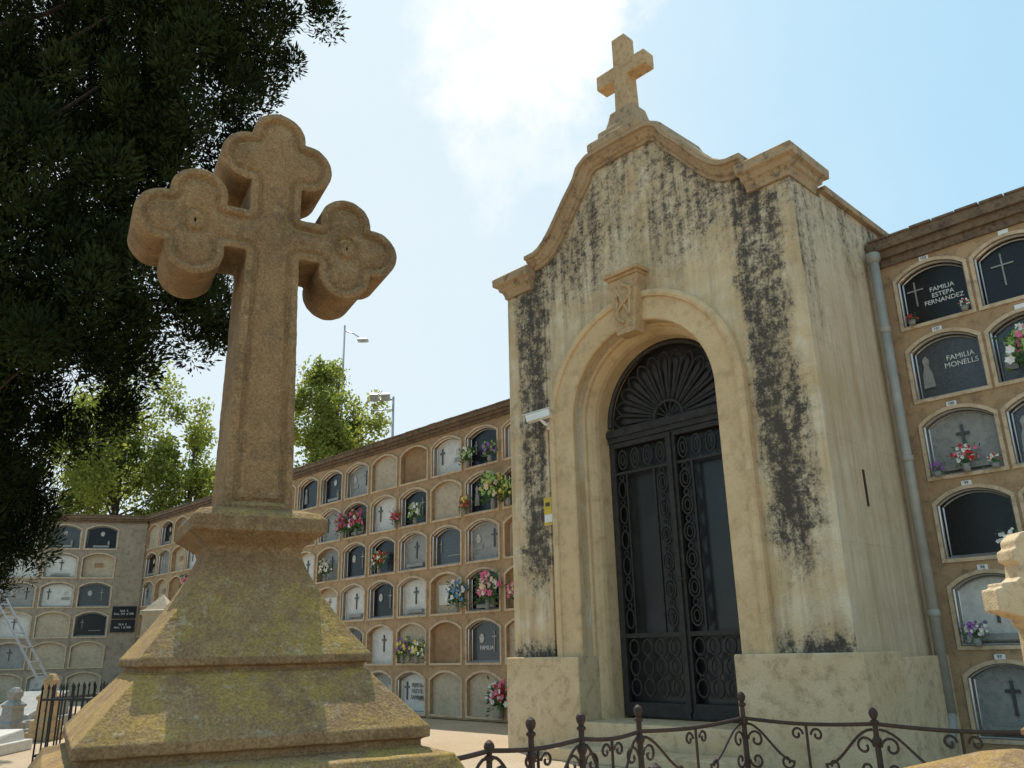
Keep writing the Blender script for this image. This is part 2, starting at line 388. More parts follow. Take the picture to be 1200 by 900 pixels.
def leaf(sx):
    b=MB(); W=RD-.008
    def B(x0,x1,z0,z1,y0=YD-.02,y1=YD+.03):
        a,c=sorted((sx*x0,sx*x1)); b.box(a,c,y0,y1,z0,z1)
    def ov(xx,zc,rx,rz,t=.008): b.tube([(sx*(xx+rx*math.cos(q)),YD,zc+rz*math.sin(q)) for q in [2*math.pi*j/14 for j in range(14)]],t,5,closed=True)
    B(.008,.055,.31,LT); B(W-.065,W,.31,LT); B(.055,W-.065,.31,.43); B(.055,W-.065,LT-.05,LT)
    B(.055,W-.065,1.00,1.04,YD-.015,YD+.02); B(.055,W-.065,LT-.33,LT-.305,YD-.015,YD+.02)
    B(.21,.232,1.04,LT-.33,YD-.012,YD+.012); B(W-.20,W-.185,1.04,LT-.33,YD-.012,YD+.012)
    z=1.08
    while z<LT-.52:
        ov(.132,z+.095,.058,.088,.011); ov(.132,z+.095,.03,.05,.008); ov(.132,z+.215,.028,.028,.009)
        ov(W-.125,z+.095,.045,.088,.009); ov(W-.125,z+.215,.024,.024,.007); z+=.25
    for i in range(4):
        xx=.13+i*(W-.13-.15)/3
        ov(xx,LT-.18,.05,.10,.010); ov(xx,LT-.18,.022,.05,.008)
        for zc in (.56,.74,.91): ov(xx,zc,.055,.075,.010); 
        for zc in (.65,.83): ov(xx,zc,.02,.02,.007)
    if sx==1: b.box(-.02,.02,YD-.045,YD-.022,.36,LT-.01); b.tube([(.03,YD-.05,1.5),(.10,YD-.07,1.5)],.01)
    b.obj('door_leaf',[M_IRONB],door)
leaf(-1); leaf(1)
b=MB(); b.box(HW-.01,HW+.006,.55,.585,1.95,2.25); b.obj('vent_slit',[M_RUST],maus)

cc=empty('security_camera',(XC-1.24,YF-.027,3.20),0,'white security camera bracketed on the mausoleum front','security camera')
TT=Matrix.Rotation(math.radians(25),4,'Z')@Matrix.Rotation(math.radians(-10),4,'Y')
b=MB(); b.box(-.13,.13,-.205,-.115,-.035,.04,T=TT); b.box(-.16,.14,-.215,-.105,.042,.05,T=TT)
h_=b.obj('camera_housing',[M_PLAST],cc,bevel=.016)
b=MB(); b.box(-.134,-.131,-.195,-.125,-.025,.03,T=TT); b.obj('lens_window',[M_BLACKST],h_)
b=MB(); b.tube([(.1,0,-.08),(.1,-.08,-.08),(.07,-.14,-.02)],.016,8); b.box(.06,.14,-.015,0,-.12,-.04); b.obj('bracket',[M_PLAST],cc)
sg=empty('alarm_sign',(XC-1.215,YF-.024,2.24),0,'small yellow and white alarm sign screwed to the facade','sign')
b=MB(); b.box(-.055,.055,-.012,0,-.14,.14); b.obj('sign_plate',[M_PLAST],sg,bevel=.004)
b=MB(); b.box(-.053,.053,-.016,-.0125,-.03,.138); b.box(-.053,.053,-.016,-.0125,-.138,-.11); b.obj('yellow_panel',[M_SIGNY],sg)
b=MB(); b.box(-.03,.03,-.019,-.0165,.05,.09);b.obj('sign_emblem',[M_LETD],sg)

dp=empty('downpipe',(-2.70,7.41,0),0,'grey zinc rain downpipe running down beside the mausoleum','downpipe')
b=MB(); b.tube([(0,0,.35),(0,0,4.30)],.044,14); b.lathe([(.044,4.30),(.065,4.34),(.065,4.40)],14)
for z in (1.1,2.4,3.6): b.lathe([(.045,z),(.053,z+.01),(.053,z+.05),(.045,z+.06)],14)
b.tube([(0,0,.36),(.0,-.03,.25),(.0,-.14,.14)],.044,12)
b.obj('pipe',[M_PIPE],dp,smooth=True)

# ------------------------------------------------------------ niche walls
KIND={'D':M_BLACKST,'d':M_DGREY,'G':M_GREY,'W':M_WHITE,'B':M_BEIGE,'N':M_BROWN}
def arch_pts(w,h,rise,n=10):
    zs=h/2-rise; r=(w*w/4+rise*rise)/(2*rise); cz=h/2-r; a=math.asin((w/2)/r)
    top=[(r*math.sin(a-2*a*i/n),cz+r*math.cos(a-2*a*i/n)) for i in range(n+1)]
    return [(-w/2,-h/2),(w/2,-h/2)]+top, zs
RN=random.Random(5)
def oval(b,x,z,rx,rz,y,mi): 
    b.prism([(x+rx*math.cos(2*math.pi*i/12),z+rz*math.sin(2*math.pi*i/12)) for i in range(12)],y-.012,y-.001,mi)
def build_wall(name,x0,y0,rot,nc,cw,zb,ow,oh,kinds,mats,label,ct=.16,rh=.70,strip=0,rise=.11,nr=6,plainv=False,lead=0):
    W=empty(name,(x0,y0,0),rot,label,'niche wall','niche walls')
    b=MB(); pts,zs=arch_pts(ow,oh,rise); n=10; DEP=.10
    o2,_=arch_pts(ow+.062,oh+.062,rise+.012)
    for c in range(nc):
        for r in range(nr):
            cx=(c+.5)*cw; cz=zb+(r+.5)*rh
            A,Bz=cw/2,rh/2
            out=[(-A,-Bz),(A,-Bz)]+[(A-2*A*i/n,Bz) for i in range(n+1)]
            inn=[(p[0],p[1]-.01) for p in o2]
            P=lambda l,y:[(cx+p[0],y,cz+p[1]) for p in l]
            L=len(inn); vs=P(out,0)+P(inn,0)+P(inn,-.016)+P([(p[0],p[1]-.01) for p in pts],-.016)+P([(p[0],p[1]-.01) for p in pts],DEP)
            f0=[];f1=[]
            for k in range(L):
                k2=(k+1)%L
                f0.append((k,k2,L+k2,L+k))
                for q in range(1,4): (f0 if q==3 else f1).append((q*L+k,q*L+k2,(q+1)*L+k2,(q+1)*L+k))
            o=len(b.v); b.add(vs,f0,0); b.f+=[tuple(i+o for i in f) for f in f1]; b.m+=[1]*len(f1)
    if strip: b.box(nc*cw,nc*cw+strip,0,.3,0,zb+nr*rh)
    if lead: b.box(-lead,-.001,0,.3,0,zb+nr*rh)
    if zb>.05: b.box(0,nc*cw,.001,.1,0,zb-.001)
    b.obj('wall_face',[mats[0],mats[2]],W)
    tw=nc*cw+strip
    b=MB(); b.box(0,tw,.16,2.2,0,zb+nr*rh)
    b.obj('wall_body',[mats[0]],W)
    zt=zb+nr*rh; b=MB()
    b.box(-lead,tw,-.03,2.2,zt,zt+ct*.3); b.box(-lead,tw,-.065,2.22,zt+ct*.3+.002,zt+ct*.6); b.box(-lead,tw,-.105,2.25,zt+ct*.6+.002,zt+ct)
    x=0.02-lead
    while x<tw-.05:
        b.box(x,x+.188,-.115-random.random()*.012,.2,zt+ct+.001,zt+ct+.018+random.random()*.008); x+=.2
    b.obj('wall_cornice',[mats[1]],W)
    ins=[(p[0]*.995,(p[1]-.01)) for p in pts]
    cache={}
    for c in range(nc):
        for r in range(nr):
            rowstr=kinds[r%len(kinds)]; kd=rowstr[c%len(rowstr)]
            var=0 if plainv else RN.randrange(4)
            if (kd,var) not in cache:
                b=MB()
                dep=.085 if kd!='N' else .05
                if kd=='B' and var in(1,3): dep=.04
                b.prism(ins,dep,dep+.03)
                fr=[(p[0]*.93,p[1]*.92) for p in ins]
                if kd in 'DdWG' and not(var==3 and kd in'GW'):
                    pt=[(p[0],dep-.008,p[1]) for p in fr]; b.tube(pt,.009,4,1,closed=True)
                    pt=[(p[0]*.985,.02,p[1]*.98) for p in ins]; b.tube(pt,.012,4,1,closed=True)
                if kd in 'GW':
                    cxx=[0,-.19,.17,0][var]
                    b.box(cxx-.012,cxx+.012,dep-.015,dep-.001,-.12,.14,2); b.box(cxx-.055,cxx+.055,dep-.016,dep-.001,.05,.074,2)
                    if var in(1,2): oval(b,-cxx,.03,.045,.06,dep,4); b.box(-cxx-.09,-cxx+.09,dep-.01,dep-.001,-.13,-.06,3)
                    if var==0: b.box(-.2,.2,dep-.05,dep-.001,-.25,-.20,3)
                if kd in 'dD' and not plainv:
                    if var==0: b.prism([(-.24,-.18),(-.14,-.18),(-.15,-.05),(-.17,.02),(-.16,.08),(-.19,.12),(-.22,.08),(-.21,.02),(-.23,-.05)],dep-.02,dep-.001,2)
                    if var==1: b.box(.14,.155,dep-.015,dep-.001,-.15,.13,2); b.box(.10,.195,dep-.016,dep-.001,.04,.058,2); oval(b,-.12,.03,.05,.065,dep,4)
                    if var==2: b.box(-.21,-.195,dep-.015,dep-.001,-.10,.10,2); b.box(-.24,-.165,dep-.016,dep-.001,.03,.046,2); b.box(-.05,.22,dep-.006,dep-.001,-.16,-.148,2)
                    if var==3: b.box(-.18,.18,dep-.05,dep-.001,-.26,-.21,3); oval(b,0,.08,.045,.06,dep,4); b.lathe([(.02,0),(.035,.05),(.02,.10),(.03,.12)],8,(.17,dep-.05,-.21),3)
                elif kd=='d': b.prism([(-.24,-.18),(-.14,-.18),(-.15,-.05),(-.17,.02),(-.16,.08),(-.19,.12),(-.22,.08),(-.21,.02),(-.23,-.05)],dep-.02,dep-.001,2)
                if kd=='B' and var==0: b.box(-.10,.10,dep-.012,dep-.001,-.05,.06,2)
                if kd=='B' and var==2:
                    b.box(-.25,.25,dep-.012,dep-.001,-.17,.12,5)
                    b.box(-.01,.01,dep-.022,dep-.013,-.10,.10,2); b.box(-.045,.045,dep-.023,dep-.013,.03,.05,2)
                me=b.mesh('niche',[KIND[kd],M_ALU,{'d':M_GREY,'D':M_GREY,'B':M_BROWN}.get(kd,M_DGREY),M_GREY,M_PORT,M_WHITE]); cache[(kd,var)]=me
            place(cache[(kd,var)],'niche',W,((c+.5)*cw,0,zb+(r+.5)*rh))
    return W
kA=['BWNGWBBNB','GGdWBNdBB','DBWDWBDNB','WGDDGdGBN','NGDWDBDDB','DDGBNWDWN']
wA=build_wall('niche_wall',-14.385,8.1,0,9,.826,.01,.69,.57,kA,[M_WALL,M_WCOR,M_RIM],'ochre six-tier burial niche wall with arched openings and flowers')
kB=['BGNWDBGNB','NBDGWBdNG','BDWGNBDGW','GBNDWdBGN','DGBWNBDGB','BDGNWBGDN']
wB=build_wall('niche_wall',-21.82,8.1,0,9,.826,.01,.69,.57,kB,[M_WALL,M_WCOR,M_RIM],'ochre niche wall continuing beside a wooded boundary')
ex,ey=-21.75,8.05; rt=math.radians(62.8)
nc=7; CW=.84; Ltot=nc*CW+.61
ox,oy=ex-Ltot*math.cos(rt),ey-Ltot*math.sin(rt)
kE=['WGBGBWB','BNGWGBB','NBWGWBD','BGDBGWd','BdGDWWB','GBWGBdD']
wE=build_wall('niche_wall',ox,oy,rt,nc,CW,.01,.71,.57,kE,[M_WALLG,M_WCOR,M_RIM],'greyish brown niche wall closing the end of the courtyard',strip=.61)
kR=['GBG','WWB','DBD','GdG','ddD','DDD']
wR=build_wall('niche_wall',-2.635,7.6,0,4,.67,.11,.585,.565,kR,[M_WALL,M_WCOR,M_RIM],'ochre niche wall with black granite plaques beside the mausoleum',ct=.25,plainv=True,lead=.145)

for zz,tx in ((2.02,'N.A. 5\nNos. 301 al 390'),(1.70,'N.A. 5\nNos. 1 al 300')):
    u=nc*CW+.30
    px,py=ox+u*math.cos(rt)+.02*math.sin(rt),oy+u*math.sin(rt)-.02*math.cos(rt)
    s_=empty('niche_sign',(px,py,zz),rt,'black niche number sign with white lettering on the wall','sign','niche number signs')
    b=MB(); b.box(-.27,.27,-.02,.018,-.145,.145); b.obj('sign_board',[M_BLACKST],s_)
    text(tx,.07,M_LETW,'sign_lettering',s_,(0,-.024,0))
for r in range(6):
    for c in range(2):
        b=MB(); b.box(-.04,.04,-.012,0,-.02,.02)
        pl=b.obj('number_plate',[M_PLAST],wR,((c+.5)*.67-.02,-.001,.11+(r+1)*.70-.030))
        if c==0: text(str(97+r),.037,M_LETD,'number',pl,(0,-.014,0))
def rr(c,r): return ((c+.5)*.67,.07,.11+(r+.5)*.70)
x,y,z=rr(0,5); text('FAMILIA\nESTEPA\nFERNANDEZ',.060,M_LETW,'inscription',wR,(x+.06,.078,z-.03)); 
x,y,z=rr(0,4); text('FAMILIA\nMONELLS',.066,M_LETW,'inscription',wR,(x+.10,.078,z+.02))
def thincross(par,x,z,h,mat,yy=.078):
    b=MB(); b.box(-.006,.006,-.006,.004,-h/2,h/2); b.box(-h*.3,h*.3,-.0065,.0035,h*.12,h*.12+.012); b.obj('plaque_cross',[mat],par,(x,yy,z))
x,y,z=rr(0,5); thincross(wR,x-.17,z+.03,.24,M_GREY); x,y,z=rr(1,5); thincross(wR,x-.1,z+.02,.3,M_GREY)
x,y,z=rr(1,4); thincross(wR,x-.05,z+.05,.2,M_GREY)
cx=(4+.5)*.826; text('PEPITA\nPASTO\nFAMILIA',.085,M_LETD,'inscription',wA,(cx+.07,.063,.36))
cx=(6+.5)*.826; text('FAMILIA',.08,M_LETW,'inscription',wA,(cx,.063,1.06-.1))

# ------------------------------------------------------------ flowers
M_LEAF=plain('bouquet_leaves',(.06,.13,.035),.6,0,.4,40)
PET={k:plain('petals_'+k,c,.6,0,.15,30) for k,c in dict(pink=(.72,.16,.28),red=(.5,.03,.03),white=(.75,.74,.68),yellow=(.72,.6,.12),blue=(.12,.25,.5),purple=(.3,.12,.4),cream=(.7,.55,.38),green=(.3,.45,.12)).items()}
def bouquet(x,y,z,size,cols,rot=0,seed=0,desc=None):
    R_=random.Random(seed); o=MB()
    nb=int(14+26*size/.3)
    for i in range(nb):
        t=R_.uniform(0,2*math.pi); ph=R_.uniform(-.3,1); rr_=size*.5*R_.uniform(.4,1)
        p=Vector((rr_*math.cos(t)*math.cos(ph*1.3)*1.1, -abs(rr_*math.sin(t))*.6*math.cos(ph)-.02, size*.55+rr_*math.sin(ph*1.4)))
        mi=1+R_.randrange(len(cols)); pr=size*R_.uniform(.06,.10)
        for k in range(6):
            a=k*math.pi/3+R_.random()*.4; d=Vector((math.cos(a),R_.uniform(-.7,.1),math.sin(a)))*pr
            e=Vector((-math.sin(a),0,math.cos(a)))*pr*.5
            o.add([p,p+d*.6+e,p+d*1.1,p+d*.6-e],[(0,1,2,3)],mi)
    for i in range(nb*3):
        t=R_.uniform(0,2*math.pi); rr_=size*.55*R_.uniform(.2,1.05); ph=R_.uniform(-.9,1.2)
        p=Vector((rr_*math.cos(t),-abs(rr_*math.sin(t))*.45-.01,size*.5+rr_*math.sin(ph)))
        d=Vector((R_.uniform(-1,1),R_.uniform(-1,.3),R_.uniform(-.6,1))).normalized()*size*.17
        e=d.orthogonal().normalized()*size*.035
        o.add([p,p+d*.5+e,p+d,p+d*.5-e],[(0,1,2,3)],0)
    for i in range(7):
        a=R_.uniform(-.4,.4); o.tube([(0,-.03,.02),(a*size*.5,-.05,size*.6)],.004,4,0)
    ob=o.obj('flower_bouquet',[M_LEAF]+[PET[c] for c in cols],None,(x,y,z),rot)
    tag(ob,desc or ('%s flower bouquet in a niche vase'%(' and '.join(cols[:2]))),'flowers','flower bouquets on the niches')
    v=MB(); v.lathe([(.025,-.01),(.035,.03),(.028,size*.22),(.036,size*.27)],10,(0,-.045,0)); v.obj('vase',[M_GREY],ob,smooth=True)
def fl(k,r,dx,size,cols,seed):
    x=-8.19-.826*k+dx; z=3.86-.7*r-.29
    bouquet(x,8.1-.015,z,size,cols,0,seed)
fl(1,0,-.26,.30,['green','white'],1); fl(1,0,.24,.30,['purple','green'],2)
fl(1,1,.30,.50,['yellow','green','cream'],3); fl(1,1,-.33,.26,['red','yellow'],4)
fl(3,1,.12,.32,['green','white'],5); fl(3,1,-.40,.26,['red','pink'],6)
fl(5,1,.10,.42,['pink','red','white'],7); fl(5,1,-.30,.40,['pink','purple','red'],8)
fl(4,2,0,.36,['yellow','white','red'],9); fl(6,2,0,.38,['cream','white'],10)
fl(1,3,-.50,.42,['blue','white'],11); fl(1,3,.16,.48,['cream','pink','white'],12)
fl(0,3,-.1,.34,['cream','pink'],13); fl(3,4,-.12,.36,['yellow','purple'],14); fl(3,4,.22,.32,['white','yellow'],15)
fl(1,5,.38,.46,['pink','red','white'],16); fl(0,1,-.2,.36,['yellow','green'],17)
fl(13,2,0,.55,['pink','cream'],18); fl(12,2,.2,.5,['cream','green'],19); fl(9,3,0,.4,['pink'],20)
def fr(c,r,dx,size,cols,seed):
    bouquet(-2.635+(c+.5)*.67+dx,7.6-.015,.11+r*.70+.06,size,cols,0,seed)
fr(0,3,.02,.22,['white','red','pink'],30); fr(1,4,.0,.40,['pink','white','green'],31); fr(0,3,-.22,.12,['purple'],32)
fr(0,5,-.2,.10,['red'],33); fr(0,3,.24,.11,['red','white'],34); fr(0,2,.24,.18,['white'],35)
fr(0,5,.25,.10,['red','white'],36); fr(0,1,-.15,.20,['purple','white'],37)

# ------------------------------------------------------------ stone cross from a traced outline
from mathutils import noise as mnoise
def cross_mesh(name):
    rL=.076
    S=[(0,.322),(.083,.238),(-.083,.238),(.292,0),(.208,.083),(.208,-.083),(-.292,0),(-.208,.083),(-.208,-.083)]
    res=.0052; x0,x1,z0,z1=-.39,.39,-.80,.42
    nx=int((x1-x0)/res)+1; nz=int((z1-z0)/res)+1
    X=x0+np.arange(nx)*res; Z=z0+np.arange(nz)*res
    XX,ZZ=np.meshgrid(X,Z,indexing='ij'); G=np.full(XX.shape,1e9)
    for cx,cz in S: G=np.minimum(G,np.hypot(XX-cx,ZZ-cz)-rL)
    G=np.minimum(G,np.maximum(np.abs(XX)-.21,np.abs(ZZ)-.062))
    t=np.clip(-ZZ/.79,0,1); ww=.071+.016*t
    G=np.minimum(G,np.maximum.reduce([np.abs(XX)-ww,ZZ-.25,-ZZ-.79]))
    G+=.0008*np.sin(XX*61+ZZ*23)*np.sin(ZZ*47-XX*31)+.0005*np.sin(XX*151-ZZ*93)*np.sin(ZZ*133+XX*71)
    bp=[]
    sx_=(G[:-1]*G[1:])<0; ii,jj=np.nonzero(sx_); tt=G[ii,jj]/(G[ii,jj]-G[ii+1,jj]); bp.append(np.stack([X[ii]+tt*res,Z[jj]],1))
    sz_=(G[:,:-1]*G[:,1:])<0; ii,jj=np.nonzero(sz_); tt=G[ii,jj]/(G[ii,jj]-G[ii,jj+1]); bp.append(np.stack([X[ii],Z[jj]+tt*res],1))
    bp=np.concatenate(bp); pts=np.stack([XX.ravel(),ZZ.ravel()],1); Dm=np.empty(len(pts))
    for s in range(0,len(pts),2000):
        q=pts[s:s+2000]; Dm[s:s+2000]=np.sqrt(((q[:,None,:]-bp[None])**2).sum(2).min(1))
    Dm=Dm.reshape(G.shape)
    T=.098
    def prof(d,x,z):
        h=0
        if d<.008: h+=.004*(1-d/.008)
        if d>.019: h+=.012*min(1,(d-.019)/.005)
        if d>.031: h-=.006*min(1,(d-.031)/.006)
        if d>.050: h-=.003*min(1,(d-.050)/.01)
        return h+.0015*mnoise.noise(Vector((x*26,z*26,1.3)))+.0008*mnoise.noise(Vector((x*80,z*80,4.3)))
    vs=[];fs=[];vid={}
    def gv(i,j):
        k=(i,j)
        if k not in vid:
            x,z=X[i],Z[j]; vid[k]=len(vs)//2; h=prof(Dm[i,j],x,z); vs.append((x,-T+h,z)); vs.append((x,T-h,z))
        return vid[k]
    def ev(a,b_):
        k=(a,b_) if a<b_ else (b_,a)
        if k not in vid:
            (i0,j0),(i1,j1)=k; g0,g1=G[i0,j0],G[i1,j1]; t_=g0/(g0-g1)
            x=X[i0]+(X[i1]-X[i0])*t_; z=Z[j0]+(Z[j1]-Z[j0])*t_
            vid[k]=len(vs)//2; vs.append((x,-T+.004,z)); vs.append((x,T-.004,z))
        return vid[k]
    for i in range(nx-1):
        for j in range(nz-1):
            q=[(i,j),(i+1,j),(i+1,j+1),(i,j+1)]; ins=[G[a]<0 for a in q]
            if not any(ins): continue
            poly=[];cr=[]
            for k in range(4):
                a,b_=q[k],q[(k+1)%4]; ia,ib=ins[k],ins[(k+1)%4]
                if ia: poly.append(gv(*a))
                if ia!=ib:
                    e=ev(a,b_); poly.append(e); cr.append((e,ia))
            if len(poly)<3: continue
            fs.append(tuple(2*p for p in poly)); fs.append(tuple(2*p+1 for p in reversed(poly)))
            if len(cr)==2:
                (e0,l0),(e1,l1)=cr
                if not l0: e0,e1=e1,e0
                fs.append((2*e1,2*e0,2*e0+1,2*e1+1))
    b=MB(); b.v=vs; b.f=fs; b.m=[0]*len(fs)
    return b.mesh(name,[M_LICH],True)
CM=cross_mesh('stone_cross')
PEDP=[(.55,0),(.55,.50),(.53,.53),(.49,.55),(.41,.685),(.352,.70),(.352,.715),(.368,.720),(.368,.742),(.358,.752),(.252,.868),(.244,.872),(.244,.882),(.260,.886),(.260,.902),(.252,.912),(.205,.975),(.160,1.045),(.128,1.105),(.112,1.150),(.116,1.165),(.150,1.190),(.164,1.198),(.164,1.232),(.148,1.248),(.10,1.262)]
tex=bpy.data.textures.new('erode','CLOUDS'); tex.noise_scale=.05; tex.noise_depth=4
def stone_cross(x,y,rot,scale,zoff,label,lean=0,body=None):
    E=empty('stone_cross',(x,y,zoff),rot,label,'stone cross','carved stone crosses',scale)
    if body is None:
        o=place(CM,'cross_body',E,(lean*.78,0,2.045)); o.rotation_euler=(0,lean,0)
        sm=o.modifiers.new('es','EDGE_SPLIT'); sm.split_angle=math.radians(35)
    else: body(E)
    b=MB(); b.sq(PEDP); p=b.obj('pedestal',[M_LICH],E,bevel=.003)
    sd=p.modifiers.new('sd','SUBSURF'); sd.subdivision_type='SIMPLE'; sd.levels=5 if body is None else 3; sd.render_levels=sd.levels
    dm=p.modifiers.new('dm','DISPLACE'); dm.texture=tex; dm.strength=.005; dm.mid_level=.5; dm.texture_coords='LOCAL'
    return E
cx,cy=site(-.703,2.2)
stone_cross(cx,cy,math.radians(74.3),1.0,0,'lichen covered trefoil stone cross on a stepped pyramidal pedestal',-.014)
def finial(E):
    h=[(.13,-.86),(.10,-.78),(.085,-.22),(.12,-.19),(.12,-.15),(.16,-.14),(.24,-.11),(.29,-.10),(.29,.05),(.24,.06),(.24,.09),(.14,.10),(.10,.13),(.09,.22),(.13,.24),(.13,.31),(.09,.33),(.09,.38),(.04,.43),(0,.44)]
    poly=h+[(-x,z) for x,z in h[::-1][1:]]
    b=MB(); b.prism(poly,-.10,.10); b.obj('cross_body',[M_TRIM],E,(0,0,2.10),bevel=.012)
cx,cy=site(1.68,2.8)
stone_cross(cx,cy,math.radians(46),.47,.05,'small square-armed stone cross standing inside the iron railing',0,finial)

# ------------------------------------------------------------ iron railing of plot
def post(b,x,y,h):
    b.lathe([(.020,0),(.020,.10),(.028,.11),(.028,.14),(.018,.16),(.016,h-.20),(.026,h-.18),(.026,h-.165),(.015,h-.15),(.014,h-.09),(.024,h-.08),(.024,h-.07),(.012,h-.062),(.022,h-.045),(.026,h-.028),(.020,h-.012),(.006,h)],10,(x,y,0))
def panel(b,p,q,zt=.475):
    p=Vector((p[0],p[1],0)); q=Vector((q[0],q[1],0)); d=q-p; L=d.length; u=d/L
    P=lambda s,z:tuple(p+u*s+Vector((0,0,z)))
    b.tube([P(L*t,zt-.018*math.sin(math.pi*t)) for t in [i/12 for i in range(13)]],.012,6)
    b.tube([P(L*t,.14) for t in (0,1)],.010,6)
    b.tube([P(L*.5,.14),P(L*.5,zt-.018)],.008,6)
    def scroll(s0,z0,r,dirx,dirz,turn=2.2):
        pts=[]
        for i in range(19):
            t=i/18; a=t*turn*math.pi; rr_=r*(1-t*.75); pts.append(P(s0+dirx*(r-rr_*math.cos(a)),z0+dirz*rr_*math.sin(a)))
        b.tube(pts,.0075,5)
    r=min(.055,L*.12)
    for e,sg_ in ((0,1),(L,-1)):
        b.tube([P(e+sg_*(.02+L*.36*t),zt-.03-.20*math.sin(math.pi*.5*t)**2) for t in [i/10 for i in range(11)]],.008,5)
        scroll(e+sg_*.02,zt-.12,r,sg_,1); scroll(e+sg_*(L*.38),zt-.23,r*.8,-sg_,-1)
        scroll(e+sg_*(.02+.0),.24,r*.9,sg_,-1)
        scroll(e+sg_*(L*.47),zt-.075,r*.7,-sg_,1)
RA=empty('iron_railing',(-3.03,4.9,0),0,'rusty wrought iron grave railing with scrolls and ball finials','railing')
posts=[(-3.03,2.2,.56),(-3.03,2.75,.52),(-3.03,3.02,.60),(-3.03,3.38,.60),(-3.03,3.85,.61),(-3.03,4.9,.63),(-2.2,4.9,.56),(-1.3,4.9,.56),(-.4,4.9,.56),(-.4,3.6,.56),(-.4,2.25,.56),(-1.72,2.25,.565)]
for x,y,h in posts:
    b=MB(); post(b,x+3.03,y-4.9,h); b.obj('post',[M_RUST],RA,smooth=False)
seq=[(-1.72,2.25),(-3.03,2.2),(-3.03,2.75),(-3.03,3.38),(-3.03,3.85),(-3.03,4.9),(-2.2,4.9),(-1.3,4.9),(-.4,4.9),(-.4,3.6),(-.4,2.25),(-1.72,2.25)]
for p,q in zip(seq,seq[1:]):
    b=MB(); panel(b,(p[0]+3.03,p[1]-4.9),(q[0]+3.03,q[1]-4.9)); b.obj('railing_panel',[M_RUST],RA)
gk=empty('grave_plot',(-1.7,3.55,0),0,'low stone kerbed grave plot covered with pale gravel','grave plot')
b=MB(); 
for a in ((-1.42,1.42,-1.46,-1.30),(-1.42,1.42,1.27,1.43),(-1.42,-1.28,-1.298,1.268),(1.22,1.38,-1.298,1.268)): b.box(a[0],a[1],a[2],a[3],0,.09)
b.obj('kerb',[M_TRIM],gk,bevel=.01)
b=MB(); b.box(-1.279,1.219,-1.297,1.267,0,.05); b.obj('gravel_fill',[M_CONC],gk)
sx_,sy_=site(1.30,2.55)
gs=empty('grave_slab',(sx_,sy_,0),math.radians(60),'lichen stained sloping stone grave slab inside the railing','grave slab')
b=MB(); b.box(-.28,.42,-.22,.22,.05,.50); b.sq([(.27,.502),(.24,.53),(.05,.60),(.02,.605)],T=Matrix.Translation((.1,0,0)),sx=1.3,sy=.9)
b.obj('slab_body',[M_LICH],gs,bevel=.01)

# ------------------------------------------------------------ lower left graves
fx,fy=site(-4.0,8.3)
LF=empty('iron_railing',(fx,fy,0),math.radians(44),'plain black iron picket railing around an old grave','railing')
b=MB(); A_=.24; L_=.45
for s_,ln in (((-A_,-L_),(A_,-L_)),((A_,-L_),(A_,L_)),((-A_,L_),(A_,L_)),((-A_,-L_),(-A_,L_))):
    p,q=Vector((*s_,0)),Vector((*ln,0)); n=int((q-p).length/.09)
    for z in (.12,.58): b.tube([p+Vector((0,0,z)),q+Vector((0,0,z))],.012,5)
    for i in range(n+1):
        c=p.lerp(q,i/n); b.tube([c,c+Vector((0,0,.66))],.008,5); b.lathe([(.009,0),(.014,.015),(.002,.05)],5,(c.x,c.y,.66))
b.obj('pickets',[M_IRONB],LF)
def gravestone(lat,fwd,rot,mat,h,label,kind=0,sc=1):
    x,y=site(lat,fwd); E=empty('gravestone',(x,y,0),rot,label,'gravestone','old gravestones',sc)
    b=MB()
    if kind==0:
        b.box(-.55,.55,-.9,.9,0,.18); b.add([(-.45,-.8,.182),(.45,-.8,.182),(.45,.8,.182),(-.45,.8,.182),(-.42,-.77,.26),(.42,-.77,.26),(.42,.77,h),(-.42,.77,h)],[(0,1,5,4),(1,2,6,5),(2,3,7,6),(3,0,4,7),(4,5,6,7)])
        b.obj('slab',[mat],E,bevel=.015)
    elif kind==1:
        b.sq([(.2,0),(.2,.12),(.16,.13),(.16,h*.3),(.12,h*.32),(.11,h*.6),(.14,h*.62),(.13,h*.66),(.06,h*.75),(.085,h*.82),(.085,h*.9),(.04,h),(.001,h)]); b.obj('carved_marker',[mat],E,bevel=.02)
    else:
        b.sq([(.22,0),(.22,.2),(.165,.22),(.155,h*.85),(.18,h*.86),(.18,h*.885),(.15,h*.89),(.001,h)]); b.obj('pillar',[mat],E,bevel=.012)
    return E
gravestone(-5.6,9.2,math.radians(50),M_WHITE,.36,'white marble sloping grave slab beside the path',0,.6)
gravestone(-5.75,10.8,math.radians(40),M_KEY,.95,'small orange stone carved grave marker',1,.8)
gravestone(-6.4,11.2,math.radians(30),M_GREY,.75,'small grey marble carved grave marker',1,.8)
gravestone(-4.15,10,math.radians(44),M_BEIGE,1.66,'pale stone pillar monument with pyramidal cap',2,.98)
gravestone(-7.2,12.9,math.radians(50),M_GREY,.6,'grey stone sloping grave slab near the niche wall',0,.8)
lx,ly=site(-8.75,14)
LA=empty('ladder',(lx,ly,0),math.atan2(RY,RX),'aluminium niche ladder leaning on its support frame','ladder')
for yy in (-.15,.15):
    b=MB(); b.box(-.014,.014,-.014,.014,0,1,T=Matrix.Translation((1.6,yy,0))@Matrix.Rotation(math.atan2(-1.75,2.5),4,'Y')@Matrix.Scale(3.6,4,Vector((0,0,1))))
    b.obj('rail',[M_GALV],LA)
    b=MB(); b.tube([(-.75,yy,0),(-.15,yy,2.48)],.016,6); b.obj('leg',[M_GALV],LA)
ang=math.atan2(1.75,2.5)
